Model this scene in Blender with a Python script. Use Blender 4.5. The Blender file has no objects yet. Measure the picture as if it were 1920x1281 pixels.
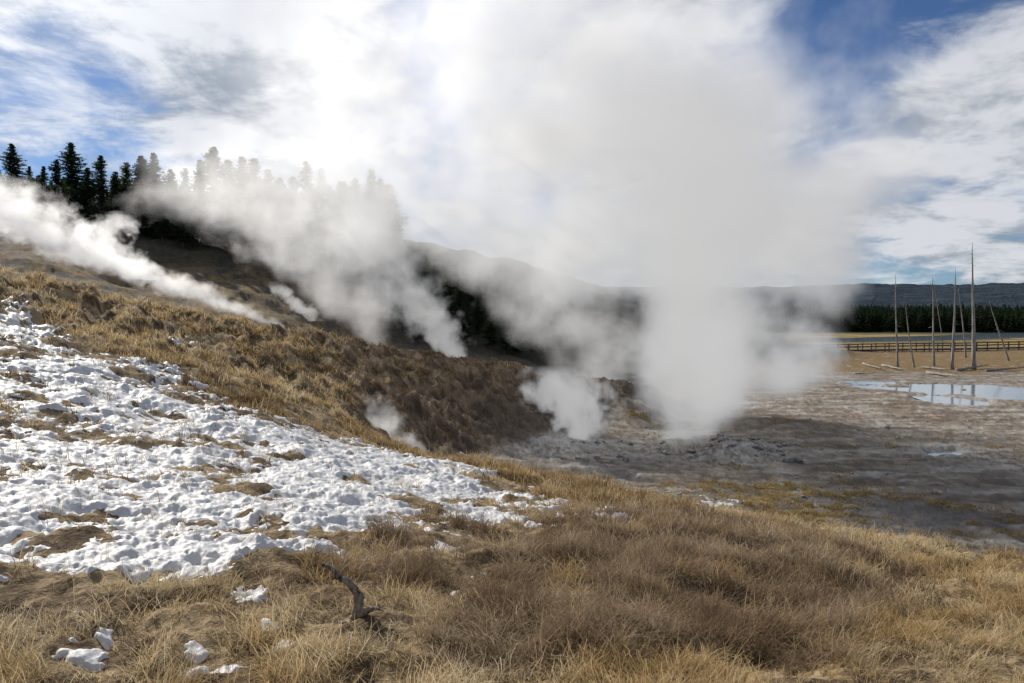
import bpy, bmesh, math, random, time
import numpy as np
from mathutils import Vector
T0=time.time()
random.seed(5); RNG=np.random.default_rng(11)
scene=bpy.context.scene; COL=scene.collection
R=math.radians
F=1387.0; PITCH=math.atan(50/F)
# ---------------------------------------------------------------- camera
cam=bpy.data.cameras.new("camera"); co=bpy.data.objects.new("camera",cam); COL.objects.link(co)
cam.sensor_width=36; cam.lens=26; cam.clip_start=0.05; cam.clip_end=20000
co.location=(0,0,0); co.rotation_euler=(math.pi/2-PITCH,0,0); scene.camera=co
def ray(u,v):
    a=(u-960)/F; b=(640.5-v)/F
    return a, b*math.sin(PITCH)+math.cos(PITCH), b*math.cos(PITCH)-math.sin(PITCH)
def at(u,v,Y):
    x,y,z=ray(u,v); k=Y/y
    return (x*k,Y,z*k)
def at_plane(u,v,z0):
    x,y,z=ray(u,v); k=z0/z
    return (x*k,y*k,z0)
# ---------------------------------------------------------------- numpy noise
TAB=RNG.random((8,256,256))
def vnoise(x,y,s=0):
    xi=np.floor(x).astype(np.int64); yi=np.floor(y).astype(np.int64)
    fx=x-xi; fy=y-yi
    fx=fx*fx*fx*(fx*(fx*6-15)+10); fy=fy*fy*fy*(fy*(fy*6-15)+10)
    t=TAB[s%8]; x0=xi&255; x1=(xi+1)&255; y0=yi&255; y1=(yi+1)&255
    return (t[x0,y0]*(1-fx)+t[x1,y0]*fx)*(1-fy)+(t[x0,y1]*(1-fx)+t[x1,y1]*fx)*fy
def fbm(x,y,o=4,s=0,g=0.5):
    a=1.0; tot=0; r=0; c,sn=math.cos(0.6),math.sin(0.6)
    for i in range(o):
        r=r+a*vnoise(x+17.3*i,y-9.1*i,s+i); tot+=a; a*=g
        x,y=(x*c-y*sn)*2.03,(x*sn+y*c)*2.03
    return r/tot
def sstep(a,b,x):
    t=np.clip((x-a)/(b-a),0,1); return t*t*(3-2*t)
# ---------------------------------------------------------------- node helpers
def newmat(name):
    m=bpy.data.materials.new(name); m.use_nodes=True; nt=m.node_tree; nt.nodes.clear()
    o=nt.nodes.new('ShaderNodeOutputMaterial'); return m,nt,o
class NT_:
    def __init__(s,nt): s.nt=nt
    def n(s,t,**k):
        n=s.nt.nodes.new(t)
        for a,b in k.items(): setattr(n,a,b)
        return n
    def l(s,a,b): s.nt.links.new(a,b)
    def inp(s,sock,v):
        if isinstance(v,bpy.types.NodeSocket): s.l(v,sock)
        elif v is not None:
            if hasattr(sock.default_value,'__len__') and not hasattr(v,'__len__'): v=[v]*len(sock.default_value)
            if hasattr(v,'__len__') and len(sock.default_value)==4 and len(v)==3: v=(*v,1)
            sock.default_value=v
    def m(s,op,a,b=None,c_=None,clamp=False):
        n=s.n('ShaderNodeMath',operation=op,use_clamp=clamp); s.inp(n.inputs[0],a)
        if b is not None: s.inp(n.inputs[1],b)
        if c_ is not None: s.inp(n.inputs[2],c_)
        return n.outputs[0]
    def vm(s,op,a,b=None,out=0):
        n=s.n('ShaderNodeVectorMath',operation=op); s.inp(n.inputs[0],a)
        if b is not None: s.inp(n.inputs['Scale'] if op=='SCALE' else n.inputs[1],b)
        return n.outputs['Value'] if op in('LENGTH','DOT_PRODUCT','DISTANCE') else n.outputs[0]
    def noise(s,vec,scale,detail=4,rough=.5,dist=0,col=False):
        n=s.n('ShaderNodeTexNoise'); s.inp(n.inputs['Vector'],vec)
        n.inputs['Scale'].default_value=scale; n.inputs['Detail'].default_value=detail; n.inputs['Roughness'].default_value=rough; n.inputs['Distortion'].default_value=dist
        return n.outputs[1 if col else 0]
    def mr(s,v,a,b,c0=0,c1=1,smooth=True):
        n=s.n('ShaderNodeMapRange'); n.interpolation_type='SMOOTHSTEP' if smooth else 'LINEAR'
        for k,q in zip(range(5),(v,a,b,c0,c1)): s.inp(n.inputs[k],q)
        return n.outputs[0]
    def mix(s,f,a,b,mode='MIX'):
        n=s.n('ShaderNodeMix',data_type='RGBA',blend_type=mode); s.inp(n.inputs[0],f); s.inp(n.inputs[6],a); s.inp(n.inputs[7],b); return n.outputs[2]
    def ramp(s,f,stops):
        n=s.n('ShaderNodeValToRGB'); e=n.color_ramp.elements
        while len(e)<len(stops): e.new(0.5)
        for q,(p,cc) in zip(e,stops): q.position=p; q.color=(*cc,1)
        s.l(f,n.inputs[0]); return n.outputs[0]
    def bump(s,h,strength,dist):
        n=s.n('ShaderNodeBump'); n.inputs['Strength'].default_value=strength; n.inputs['Distance'].default_value=dist; s.l(h,n.inputs['Height']); return n.outputs[0]
    def bsdf(s,colr,rough=.9,normal=None,spec=.2,**k):
        n=s.n('ShaderNodeBsdfPrincipled'); s.inp(n.inputs['Base Color'],colr); s.inp(n.inputs['Roughness'],rough); n.inputs['Specular IOR Level'].default_value=spec
        if normal is not None: s.l(normal,n.inputs['Normal'])
        return n
def tag(o,label=None,cat=None,group=None,kind=None):
    if label: o['label']=label
    if cat: o['category']=cat
    if group: o['group']=group
    if kind: o['kind']=kind
    return o
# ---------------------------------------------------------------- steam: billowing hulls grown round each plume's path, filled with faintly self-glowing fog
STEAM=[]
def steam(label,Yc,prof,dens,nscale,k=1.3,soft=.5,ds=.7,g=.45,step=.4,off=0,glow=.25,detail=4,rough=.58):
    """prof: (v, u, half width px, density factor) from the vent upwards"""
    pts=[]
    for v,u,hw,dm in prof:
        p=at(u,v,Yc); pts.append((p[2],p[0],hw/F*Yc,dm))
    z0=pts[0][0]; H=pts[-1][0]-z0; x0=pts[0][1]; loc=(x0,Yc,z0)
    xs=[p[1]-x0 for p in pts]; xa,xb=min(xs)-.01,max(xs)+.01; rm=max(p[2] for p in pts); ts=[(p[0]-z0)/H for p in pts]
    def field(q,pos,det,curves=3):
        sp=q.n('ShaderNodeSeparateXYZ'); q.l(pos,sp.inputs[0]); t=q.m('DIVIDE',sp.outputs[2],H,clamp=True)
        def curve(vals,lo,hi):
            n=q.n('ShaderNodeFloatCurve'); cv=n.mapping.curves[0]; pp=list(zip(ts,[(v-lo)/(hi-lo) for v in vals]))
            cv.points[0].location=pp[0]; cv.points[-1].location=pp[-1]
            for a_ in pp[1:-1]: cv.points.new(*a_)
            n.mapping.update(); q.l(t,n.inputs['Value']); return q.m('MULTIPLY_ADD',n.outputs[0],hi-lo,lo)
        cx=curve(xs,xa,xb); rad=curve([p[2] for p in pts],0,rm*1.05)
        dx=q.m('SUBTRACT',sp.outputs[0],cx); dy=q.m('DIVIDE',sp.outputs[1],ds)
        d=q.m('DIVIDE',q.m('SQRT',q.m('ADD',q.m('MULTIPLY',dx,dx),q.m('MULTIPLY',dy,dy))),q.m('MAXIMUM',rad,.05))
        no=q.noise(q.vm('ADD',pos,(off*17.7+3,off*13.1,off*11.3)),nscale,det,rough)
        e=q.m('ADD',q.m('SUBTRACT',1.0,d),q.m('MULTIPLY',q.m('SUBTRACT',no,.5),k*2))
        return e,(curve([p[3] for p in pts],0,1.5) if curves==3 else None)
    mt,nt,out=newmat('glowing_steam_fog'); q=NT_(nt)
    e,dm=field(q,q.n('ShaderNodeTexCoord').outputs['Object'],detail)
    de=q.m('MULTIPLY',q.m('MULTIPLY',q.mr(e,0,soft),dm),dens)
    vs=q.n('ShaderNodeVolumeScatter'); vs.inputs['Color'].default_value=(.99,.99,.99,1); vs.inputs['Anisotropy'].default_value=g; q.l(de,vs.inputs['Density'])
    em=q.n('ShaderNodeEmission'); em.inputs[0].default_value=(1,.99,.98,1); q.l(q.m('MULTIPLY',de,glow),em.inputs[1]); ad=q.n('ShaderNodeAddShader'); q.l(vs.outputs[0],ad.inputs[0]); q.l(em.outputs[0],ad.inputs[1]); q.l(ad.outputs[0],out.inputs['Volume'])  # added emission stands in for light scattered many times inside the steam
    mt.cycles.volume_step_rate=step
    me=bpy.data.meshes.new('grow'); me.from_pydata([(0,0,0)],[],[]); o=bpy.data.objects.new('grow',me); COL.objects.link(o)
    gt_=bpy.data.node_groups.new('grow','GeometryNodeTree'); gt_.interface.new_socket('Geometry',in_out='INPUT',socket_type='NodeSocketGeometry'); gt_.interface.new_socket('Geometry',in_out='OUTPUT',socket_type='NodeSocketGeometry')
    q=NT_(gt_); go=q.n('NodeGroupOutput')
    e,_=field(q,q.n('GeometryNodeInputPosition').outputs[0],1.0,2)
    grow=1.6; bx0=min(x-p[2]*grow for x,p in zip(xs,pts)); bx1=max(x+p[2]*grow for x,p in zip(xs,pts)); by_=rm*grow*ds
    vc=q.n('GeometryNodeVolumeCube'); q.l(q.m('ADD',e,.05),vc.inputs['Density']); vc.inputs['Background'].default_value=-1
    mn=(bx0,-by_,-.02*H); mx_=(bx1,by_,H*1.02); vx=max(rm/9,.06)
    vc.inputs['Min'].default_value=mn; vc.inputs['Max'].default_value=mx_
    for ax,nm in enumerate(('Resolution X','Resolution Y','Resolution Z')): vc.inputs[nm].default_value=min(140,max(12,int((mx_[ax]-mn[ax])/vx)))
    tm=q.n('GeometryNodeVolumeToMesh'); tm.inputs['Threshold'].default_value=0.0; q.l(vc.outputs[0],tm.inputs[0]); q.l(tm.outputs[0],go.inputs[0])
    md=o.modifiers.new('grow','NODES'); md.node_group=gt_
    STEAM.append((o,label,loc,mt,H))
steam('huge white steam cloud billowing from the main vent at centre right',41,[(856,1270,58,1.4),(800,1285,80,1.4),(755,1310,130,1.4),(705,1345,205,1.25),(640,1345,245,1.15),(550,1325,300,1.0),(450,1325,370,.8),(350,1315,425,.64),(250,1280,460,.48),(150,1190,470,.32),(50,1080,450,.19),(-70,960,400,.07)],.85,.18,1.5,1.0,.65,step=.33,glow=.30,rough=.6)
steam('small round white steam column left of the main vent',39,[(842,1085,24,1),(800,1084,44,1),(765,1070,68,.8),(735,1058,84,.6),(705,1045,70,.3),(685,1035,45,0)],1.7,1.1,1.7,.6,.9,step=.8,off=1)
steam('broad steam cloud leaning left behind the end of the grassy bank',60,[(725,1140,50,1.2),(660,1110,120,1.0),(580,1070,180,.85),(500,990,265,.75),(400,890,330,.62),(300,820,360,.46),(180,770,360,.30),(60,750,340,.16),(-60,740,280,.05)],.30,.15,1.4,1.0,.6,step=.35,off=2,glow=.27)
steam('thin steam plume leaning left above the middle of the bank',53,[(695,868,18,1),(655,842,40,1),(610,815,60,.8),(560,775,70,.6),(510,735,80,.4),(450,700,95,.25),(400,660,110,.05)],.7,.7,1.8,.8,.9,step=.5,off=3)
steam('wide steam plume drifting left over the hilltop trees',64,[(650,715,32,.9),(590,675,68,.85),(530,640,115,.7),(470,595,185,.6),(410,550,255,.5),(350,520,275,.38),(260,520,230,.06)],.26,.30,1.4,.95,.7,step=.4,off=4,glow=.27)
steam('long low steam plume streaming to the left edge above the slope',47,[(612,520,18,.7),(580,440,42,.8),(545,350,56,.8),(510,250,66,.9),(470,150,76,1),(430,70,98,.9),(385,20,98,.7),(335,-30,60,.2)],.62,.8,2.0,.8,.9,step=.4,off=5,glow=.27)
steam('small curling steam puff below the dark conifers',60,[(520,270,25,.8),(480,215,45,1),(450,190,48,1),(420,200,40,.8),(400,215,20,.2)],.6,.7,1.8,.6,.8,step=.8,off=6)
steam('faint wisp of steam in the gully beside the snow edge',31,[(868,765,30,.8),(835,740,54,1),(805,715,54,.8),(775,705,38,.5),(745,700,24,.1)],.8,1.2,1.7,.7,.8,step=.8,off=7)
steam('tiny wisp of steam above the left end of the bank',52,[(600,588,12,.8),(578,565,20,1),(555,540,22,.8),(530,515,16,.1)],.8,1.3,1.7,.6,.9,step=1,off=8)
bpy.context.view_layer.update(); dg=bpy.context.evaluated_depsgraph_get()
for o,label,loc,mt,H in STEAM:
    me=bpy.data.meshes.new_from_object(o.evaluated_get(dg)); me.name='steam_plume'
    nv=len(me.vertices); par=np.arange(nv)
    E=np.empty(len(me.edges)*2,np.int32); me.edges.foreach_get('vertices',E); E=E.reshape(-1,2)
    for _ in range(300):
        m1=np.minimum(par[E[:,0]],par[E[:,1]]); new=par.copy(); np.minimum.at(new,E[:,0],m1); np.minimum.at(new,E[:,1],m1); new=new[new]
        if (new==par).all(): break
        par=new
    ids,cn=np.unique(par,return_counts=True); small=ids[cn<max(cn)*.04]; print(label[:20],nv,len(ids))
    if len(small):
        bm=bmesh.new(); bm.from_mesh(me); bm.verts.ensure_lookup_table()
        bmesh.ops.delete(bm,geom=[bm.verts[i] for i in np.nonzero(np.isin(par,small))[0]],context='VERTS'); bm.to_mesh(me); bm.free()
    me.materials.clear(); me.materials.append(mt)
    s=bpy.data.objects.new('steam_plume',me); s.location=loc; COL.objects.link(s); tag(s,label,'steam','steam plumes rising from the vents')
for o,*_ in STEAM: bpy.data.objects.remove(o)
print('steam',time.time()-T0)
# ---------------------------------------------------------------- terrain from survey points
CP=[]
def c(u,v,Y): CP.append(at(u,v,Y))
def cz(u,Y,z): CP.append(((u-960)/F*Y,Y,z))
CP+= [(0,1.5,-1.65),(-1.5,0.5,-1.6),(1.5,.5,-1.72),(0,0.6,-1.65)]
for p in [(0,1281,3.3),(480,1281,3.35),(960,1281,3.4),(1440,1281,3.4),(1920,1281,3.5),
 (0,1130,4.4),(480,1130,4.4),(960,1130,4.6),(1440,1150,4.8),(1920,1150,5.2),
 (0,1000,5.6),(480,1010,5.8),(960,1020,6.5),(1440,1040,7),(1920,1090,7.5),
 (0,900,7.5),(480,920,8),(800,940,9),(1100,950,10),(1340,960,11),(1600,1000,10),(1920,1050,9.5),
 (1920,1100,13),(1920,1065,20),(1600,1050,13),(1600,1010,22),(1340,985,14),(1340,962,21),(1340,935,27),
 (1100,910,17),(1100,940,22),(1100,900,31),(940,885,19),(940,900,24),(920,872,33),
 (0,800,10.5),(0,700,15),(0,600,22),(0,540,29),(0,497,35),
 (250,850,10),(250,750,15.5),(250,680,21),(250,610,30),(250,558,38),
 (480,850,11.5),(480,780,16.5),(480,720,23),(480,650,34),(500,603,43),
 (700,870,13),(700,835,20),(620,770,27),(620,700,35),(620,645,43),(640,628,46),
 (800,860,20),(800,860,27),(830,845,33),(830,790,36),(830,730,41),(830,680,46),(850,665,49),
 (1000,850,36),(1000,790,41),(1000,720,46),(1000,690,50),(1130,800,46),(1130,740,50),(1130,715,53),
 (1250,770,53),(1250,742,56),
 (0,530,45),(250,600,50),(500,640,55),(640,665,58),(850,700,60),(1000,720,63),(1130,730,66),
 (0,500,60),(0,430,85),(0,390,105),(250,545,65),(250,490,80),(250,440,100),(250,430,115),
 (500,600,66),(500,540,80),(500,480,98),(500,440,115),
 (750,650,72),(750,580,85),(750,510,100),(750,455,120),
 (1000,660,82),(1000,600,95),(1000,550,110),(1000,505,130),
 (1200,655,95),(1200,610,115),(1200,575,135),(1400,645,110),(1400,625,140),
 (0,395,160),(500,440,160),(1000,520,170),(1300,600,180),
 (-400,620,15),(-400,520,25),(-400,430,40),(-400,400,80),(-500,1000,4.5),(-500,380,160),
 (2300,1100,6),(2300,1150,10),(2300,1120,15)]: c(*p)
for u,Y in [(1150,38),(1300,35),(1300,42),(1500,30),(1700,28),(1920,26),(2200,24),(1300,62),(1500,60),(1700,60),(1920,60),(2200,60),
            (1450,85),(1550,100),(1750,100),(1920,100),(2200,100),(1560,160),(1920,160),(2300,200),(1500,200),(1700,250)]: cz(u,Y,-7.35)
CP=np.array(CP)
def lp(x,y):
    r=np.sqrt(x*x+y*y)+1e-6
    return np.arcsin(np.clip(x/r,-1,1)), np.log(np.maximum(r,1.2))
cth,clr=lp(CP[:,0],CP[:,1]); cst=0.10
def kern(a,b,a2,b2): return np.sqrt(((a-a2)*1.3)**2+((b-b2)*0.9)**2+cst**2)
N=len(CP)
K=kern(cth[:,None],clr[:,None],cth[None],clr[None])+np.eye(N)*-0.004
Pm=np.column_stack([np.ones(N),cth,clr])
W=np.linalg.solve(np.block([[K,Pm],[Pm.T,np.zeros((3,3))]]),np.concatenate([CP[:,2],np.zeros(3)]))
NT,NR=640,640; TH0,TH1=-math.pi/2,math.pi/2; LR0,LR1=math.log(1.2),math.log(320)
gt=np.linspace(TH0,TH1,NT); gr=np.linspace(LR0,LR1,NR)
GT,GR=np.meshgrid(gt,gr,indexing='ij'); LAT=np.zeros_like(GT)+W[N]+W[N+1]*GT+W[N+2]*GR
for i in range(N): LAT+=W[i]*kern(GT,GR,cth[i],clr[i])
LAT=np.clip(LAT,-9,40)
def base_h(x,y):
    th,lr=lp(x,y)
    a=np.clip((th-TH0)/(TH1-TH0)*(NT-1),0,NT-1.001); b=np.clip((lr-LR0)/(LR1-LR0)*(NR-1),0,NR-1.001)
    i=a.astype(int); j=b.astype(int); fa=a-i; fb=b-j
    z=(LAT[i,j]*(1-fa)+LAT[i+1,j]*fa)*(1-fb)+(LAT[i,j+1]*(1-fa)+LAT[i+1,j+1]*fa)*fb
    k=0.35; zz=-7.0; z=zz+k*np.logaddexp(0,(z-zz-0.05)/k)      # the flat basin floor
    r=np.sqrt(x*x+y*y); w=sstep(200,310,r)
    return z*(1-w)+zz*w
def ground_at(u,v,Ymax=300):
    dx,dy,dz=ray(u,v); Y=np.exp(np.linspace(math.log(2),math.log(Ymax),900))
    x=dx/dy*Y; z=dz/dy*Y; h=base_h(x,Y); k=np.argmax(z<=h)
    if not (z<=h).any(): k=len(Y)-1
    return x[k],Y[k]
def sdf(x,y,poly):      # + inside, in log-polar ground coordinates
    th,lr=lp(x,y); P=np.array([[math.asin(p[0]/math.hypot(*p)),math.log(math.hypot(*p))] for p in poly])
    d=np.full(th.shape,1e9); ins=np.zeros(th.shape,bool); n=len(P)
    for i in range(n):
        ax,ay=P[i]; bx,by=P[(i+1)%n]; ex,ey=bx-ax,by-ay
        t=np.clip(((th-ax)*ex+(lr-ay)*ey)/(ex*ex+ey*ey+1e-12),0,1)
        d=np.minimum(d,(th-ax-t*ex)**2+(lr-ay-t*ey)**2)
        if abs(ey)>1e-12:
            cr=((ay>lr)!=(by>lr))&(th<(bx-ax)*(lr-ay)/(by-ay)+ax); ins^=cr
    return np.where(ins,np.sqrt(d),-np.sqrt(d))
def G(*pts): return [ground_at(u,v) for u,v in pts]
SNOW=G((-150,570),(0,567),(110,612),(180,660),(300,702),(430,747),(560,802),(660,832),(800,866),(940,893),(1025,920),(1060,985),(980,1000),(880,990),(770,1000),(720,1035),(600,1068),(480,1085),(340,1115),(200,1100),(60,1080),(-150,1080))
SNOW2=G((790,838),(890,850),(880,872),(800,868))
SNOWS=[(*ground_at(u,v),s) for u,v,s in [(1365,952,.05),(1395,965,.04),(830,1025,.06),(790,1035,.03),(855,1000,.03),(470,1125,.04),(160,1165,.03),(20,1130,.06),(380,1245,.026),(420,1255,.024),(805,1160,.018),(500,1180,.018),(235,1160,.026),(895,1060,.025),(640,990,.05),(700,985,.05),(330,640,.02),(690,1200,.014),(150,1240,.022),(200,1205,.02),(860,1110,.018),(1150,917,.03),(40,1140,.04),(540,1220,.016),(60,1190,.02)]]
SHADED_SLOPE=G((1540,935),(1700,938),(1850,960),(1900,1000),(1800,1020),(1640,1000),(1540,975))
def snowness(x,y):
    s=sdf(x,y,SNOW); n=fbm(x*0.8,y*0.8,4,1)-0.5; n2=fbm(x*3.0,y*3.0,4,3)-0.5; n3=fbm(x*9,y*9,3,6)-.5
    low=1-sstep(4.5,6.2,np.hypot(x,y)); rt=sstep(-.15,.05,np.arctan2(x,y))
    v=np.clip(s,-0.3,0.12-.05*low-.06*rt)*2.5+n*0.45+n2*(0.45+.5*low+.5*rt)+n3*.35+.025
    v2=np.clip(sdf(x,y,SNOW2),-.3,.05)*3+n2*0.35; v=np.maximum(v,v2)
    th,lr=lp(x,y)
    for (px,py,sz) in SNOWS:
        a,b=math.asin(px/math.hypot(px,py)),math.log(math.hypot(px,py))
        d=np.sqrt((th-a)**2+(0.5*(lr-b))**2); v=np.maximum(v,np.minimum((0.95-d/sz)*0.15+n2*0.35+n3*.3,.10))
    return v
PA=[at_plane(u,v,-7.05)[:2] for u,v in [(1555,714),(1640,716),(1700,717),(1780,720),(1860,722),(1920,727),(2060,732),(2060,760),(1920,752),(1860,750),(1800,743),(1740,741),(1690,733),(1620,730)]]
PB=[at_plane(u,v,-7.05)[:2] for u,v in [(1705,742),(1760,741),(1815,748),(1850,752),(1862,762),(1800,764),(1745,757)]]
PC=[at_plane(u,v,-7.05)[:2] for u,v in [(1350,638),(1560,634),(1700,631),(1800,628),(1850,624),(1900,621),(2050,618),(2300,616),(2300,632),(1990,633),(1900,634),(1800,638),(1640,641),(1350,646)]]
PD=[at_plane(u,v,-7.05)[:2] for u,v in [(1075,893),(1130,889),(1190,897),(1195,908),(1140,912),(1085,902)]]
PE=[at_plane(u,v,-7.05)[:2] for u,v in [(1735,848),(1790,846),(1812,852),(1790,857),(1745,856)]]
POOLS=[PA,PB,PC,PD,PE]
DM=at_plane(1455,810,-7)[:2]
MOUNDS=[(*at_plane(1215,775,-7)[:2],2.6,1.2),(*at_plane(1400,845,-7)[:2],2.0,.35),(*at_plane(1350,850,-7)[:2],1.2,0.35),(*at_plane(1180,790,-7)[:2],2.0,0.8),
        (*DM,4.0,.65),(*at_plane(1060,845,-7)[:2],1.8,0.4),(*at_plane(1600,965,-7)[:2],2.5,0.12)]
VENT=[at_plane(1290,845,-7)[:2],at_plane(1085,838,-7)[:2]]
def height(x,y,detail=True):
    z=base_h(x,y); r=np.sqrt(x*x+y*y)
    hi=sstep(-6.8,-5.5,z)
    for mx,my,mr,mh in MOUNDS:
        z=z+mh*np.exp(-((x-mx)**2+(y-my)**2)/mr**2)*(0.6+0.8*fbm(x*.9+5,y*.9,4,2))
    d=np.hypot(x-VENT[0][0],y-VENT[0][1]-.5); z=z-.8*np.exp(-(d/1.3)**2)
    z=z+(fbm(x*0.55,y*0.55,4,0)-0.5)*(0.12+0.40*hi*sstep(8,30,r))*np.minimum(1,r/5)
    z=z+hi*sstep(50,80,r)*(fbm(x*0.12,y*0.12,4,5)-0.5)*3.0
    z=z-hi*sstep(24,34,r)*(1-sstep(52,60,r))*np.abs(fbm(x*.8+y*.3,y*.25,3,6)-0.5)*1.7
    if detail:
        z=z+hi*(fbm(x*1.7,y*1.7,3,6)-.45)*(.20+.12*sstep(8,16,r))*sstep(2,5,r)*(1-sstep(40,60,r))
        z=z+(fbm(x*4.1,y*4.1,4,2)-0.5)*(0.04+0.11*hi)*np.minimum(1,r/4)
        z=z+hi*sstep(20,30,r)*(1-sstep(52,60,r))*(fbm(x*2.2,y*2.2,4,1,.6)-.5)*.45
        z=z+(1-hi)*(1-sstep(60,110,r))*(fbm(x*1.4,y*1.4,4,4,0.6)-0.5)*0.26
    bars=sstep(.36,.46,fbm(x*.16+3,y*.5,4,2))
    for i,p in enumerate(POOLS): z=z-0.24*sstep(-0.006,0.004,sdf(x,y,p)+(fbm(x*.5,y*.5,3,4)-.5)*.012*(i<2))*(bars if i==0 else 1)
    return z
def hz(x,y): return float(height(np.array([float(x)]),np.array([float(y)]))[0])
def mesh_np(name,V,Fc,mat=None,smooth=True,parent=None,link=True):
    me=bpy.data.meshes.new(name); V=np.asarray(V,dtype=np.float32); Fc=np.asarray(Fc,dtype=np.int32)
    k=Fc.shape[1]; me.vertices.add(len(V)); me.vertices.foreach_set('co',V.ravel())
    me.loops.add(Fc.size); me.loops.foreach_set('vertex_index',Fc.ravel())
    me.polygons.add(len(Fc)); me.polygons.foreach_set('loop_start',np.arange(0,Fc.size,k,dtype=np.int32))
    me.update(calc_edges=True)
    me.polygons.foreach_set('use_smooth',np.full(len(Fc),smooth))
    if mat: me.materials.append(mat)
    o=bpy.data.objects.new(name,me)
    if link: COL.objects.link(o)
    if parent: o.parent=parent
    return o
class MB:
    def __init__(s): s.v=[]; s.f=[]
    def ring_tube(s,pts,rad,n=8,rng=None,rough=0,cap=True):
        pts=[Vector(p) for p in pts]; b0=len(s.v)
        for i,p in enumerate(pts):
            d=(pts[min(i+1,len(pts)-1)]-pts[max(i-1,0)]).normalized()
            if i==0:
                ax=d.orthogonal().normalized()
            else: ax=(ax-d*ax.dot(d)).normalized()
            bx=d.cross(ax)
            for k in range(n):
                a=2*math.pi*k/n; r=rad[i]*(1+(random.uniform(-rough,rough) if rough else 0))
                s.v.append(p+ax*(math.cos(a)*r)+bx*(math.sin(a)*r))
        for i in range(len(pts)-1):
            for k in range(n):
                a=b0+i*n+k; b=b0+i*n+(k+1)%n; s.f.append((a,b,b+n,a+n))
        if cap:
            for e,idx in ((0,0),(len(pts)-1,1)):
                cI=len(s.v); s.v.append(pts[e]); 
                for k in range(n):
                    a=b0+e*n+k; b=b0+e*n+(k+1)%n
                    s.f.append((cI,b,a) if idx==0 else (cI,a,b))
    def box(s,cx,cy,cz_,sx,sy,sz,rz=0):
        b=len(s.v); c_,s_=math.cos(rz),math.sin(rz)
        for dz in(-1,1):
            for dx,dy in((-1,-1),(1,-1),(1,1),(-1,1)):
                X=dx*sx/2; Y=dy*sy/2; s.v.append((cx+X*c_-Y*s_,cy+X*s_+Y*c_,cz_+dz*sz/2))
        for q in((3,2,1,0),(4,5,6,7),(0,1,5,4),(1,2,6,5),(2,3,7,6),(3,0,4,7)): s.f.append(tuple(b+i for i in q))
    def build(s,name,mat,parent=None,smooth=False):
        me=bpy.data.meshes.new(name); me.from_pydata([tuple(v) for v in s.v],[],s.f); me.materials.append(mat)
        for p in me.polygons: p.use_smooth=smooth
        me.update(); o=bpy.data.objects.new(name,me); COL.objects.link(o)
        if parent: o.parent=parent
        return o
def empty(name,loc,rz=0):
    o=bpy.data.objects.new(name,None); o.empty_display_size=.2; o.location=loc; o.rotation_euler.z=rz; COL.objects.link(o); return o
# ---------------------------------------------------------------- materials
m_ground,nt,out=newmat('ground'); q=NT_(nt)
att=q.n('ShaderNodeAttribute',attribute_name='Col'); geo=q.n('ShaderNodeNewGeometry').outputs['Position']
n1=q.noise(geo,1.7,8,.65); n2=q.noise(geo,14,6,.6)
f=q.m('ADD',q.m('MULTIPLY',n1,0.9),q.m('MULTIPLY',n2,0.6)); f=q.mr(f,.48,1.0,.55,1.45,False)
colr=q.vm('SCALE',att.outputs['Color'],f)
h=q.m('ADD',q.m('MULTIPLY',n1,1.0),q.m('MULTIPLY',n2,.35))
q.l(q.bsdf(colr,.95,q.bump(h,.9,.25),.1).outputs[0],out.inputs[0])
m_snow,nt,out=newmat('snow'); q=NT_(nt); geo=q.n('ShaderNodeNewGeometry').outputs['Position']
n1=q.noise(geo,7,5,.55); n2=q.noise(geo,45,4,.6)
h=q.m('ADD',n1,q.m('MULTIPLY',n2,.2))
b=q.bsdf(q.mix(q.mr(n1,.3,.7),(.56,.56,.57),(.70,.70,.69)),.6,q.bump(h,.45,.04),.25)
q.l(b.outputs[0],out.inputs[0])
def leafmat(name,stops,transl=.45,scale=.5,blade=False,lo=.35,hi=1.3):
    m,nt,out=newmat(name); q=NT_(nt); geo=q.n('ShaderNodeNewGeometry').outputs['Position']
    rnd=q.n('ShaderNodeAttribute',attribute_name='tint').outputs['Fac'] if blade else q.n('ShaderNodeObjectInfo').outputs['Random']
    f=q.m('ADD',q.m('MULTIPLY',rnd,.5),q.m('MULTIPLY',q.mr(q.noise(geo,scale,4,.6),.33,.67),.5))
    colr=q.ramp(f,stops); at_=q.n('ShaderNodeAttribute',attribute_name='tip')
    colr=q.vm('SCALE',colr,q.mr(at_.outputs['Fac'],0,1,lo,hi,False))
    d=q.n('ShaderNodeBsdfDiffuse'); q.l(colr,d.inputs[0]); t=q.n('ShaderNodeBsdfTranslucent'); q.l(colr,t.inputs[0])
    mx=q.n('ShaderNodeMixShader'); mx.inputs[0].default_value=transl; q.l(d.outputs[0],mx.inputs[1]); q.l(t.outputs[0],mx.inputs[2]); q.l(mx.outputs[0],out.inputs[0])
    return m
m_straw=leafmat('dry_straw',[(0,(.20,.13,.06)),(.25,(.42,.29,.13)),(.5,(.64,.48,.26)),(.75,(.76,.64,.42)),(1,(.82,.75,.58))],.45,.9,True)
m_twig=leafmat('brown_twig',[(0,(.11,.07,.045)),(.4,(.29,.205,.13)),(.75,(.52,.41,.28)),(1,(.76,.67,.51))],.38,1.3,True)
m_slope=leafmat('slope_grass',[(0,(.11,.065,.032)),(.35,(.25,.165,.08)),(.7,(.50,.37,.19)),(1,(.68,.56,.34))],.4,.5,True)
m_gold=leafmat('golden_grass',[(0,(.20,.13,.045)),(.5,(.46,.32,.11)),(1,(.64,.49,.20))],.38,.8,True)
m_needle=leafmat('conifer_needles',[(0,(.03,.05,.028)),(.6,(.07,.10,.048)),(1,(.115,.145,.065))],.45,.2,lo=.5,hi=1.2)
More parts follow.
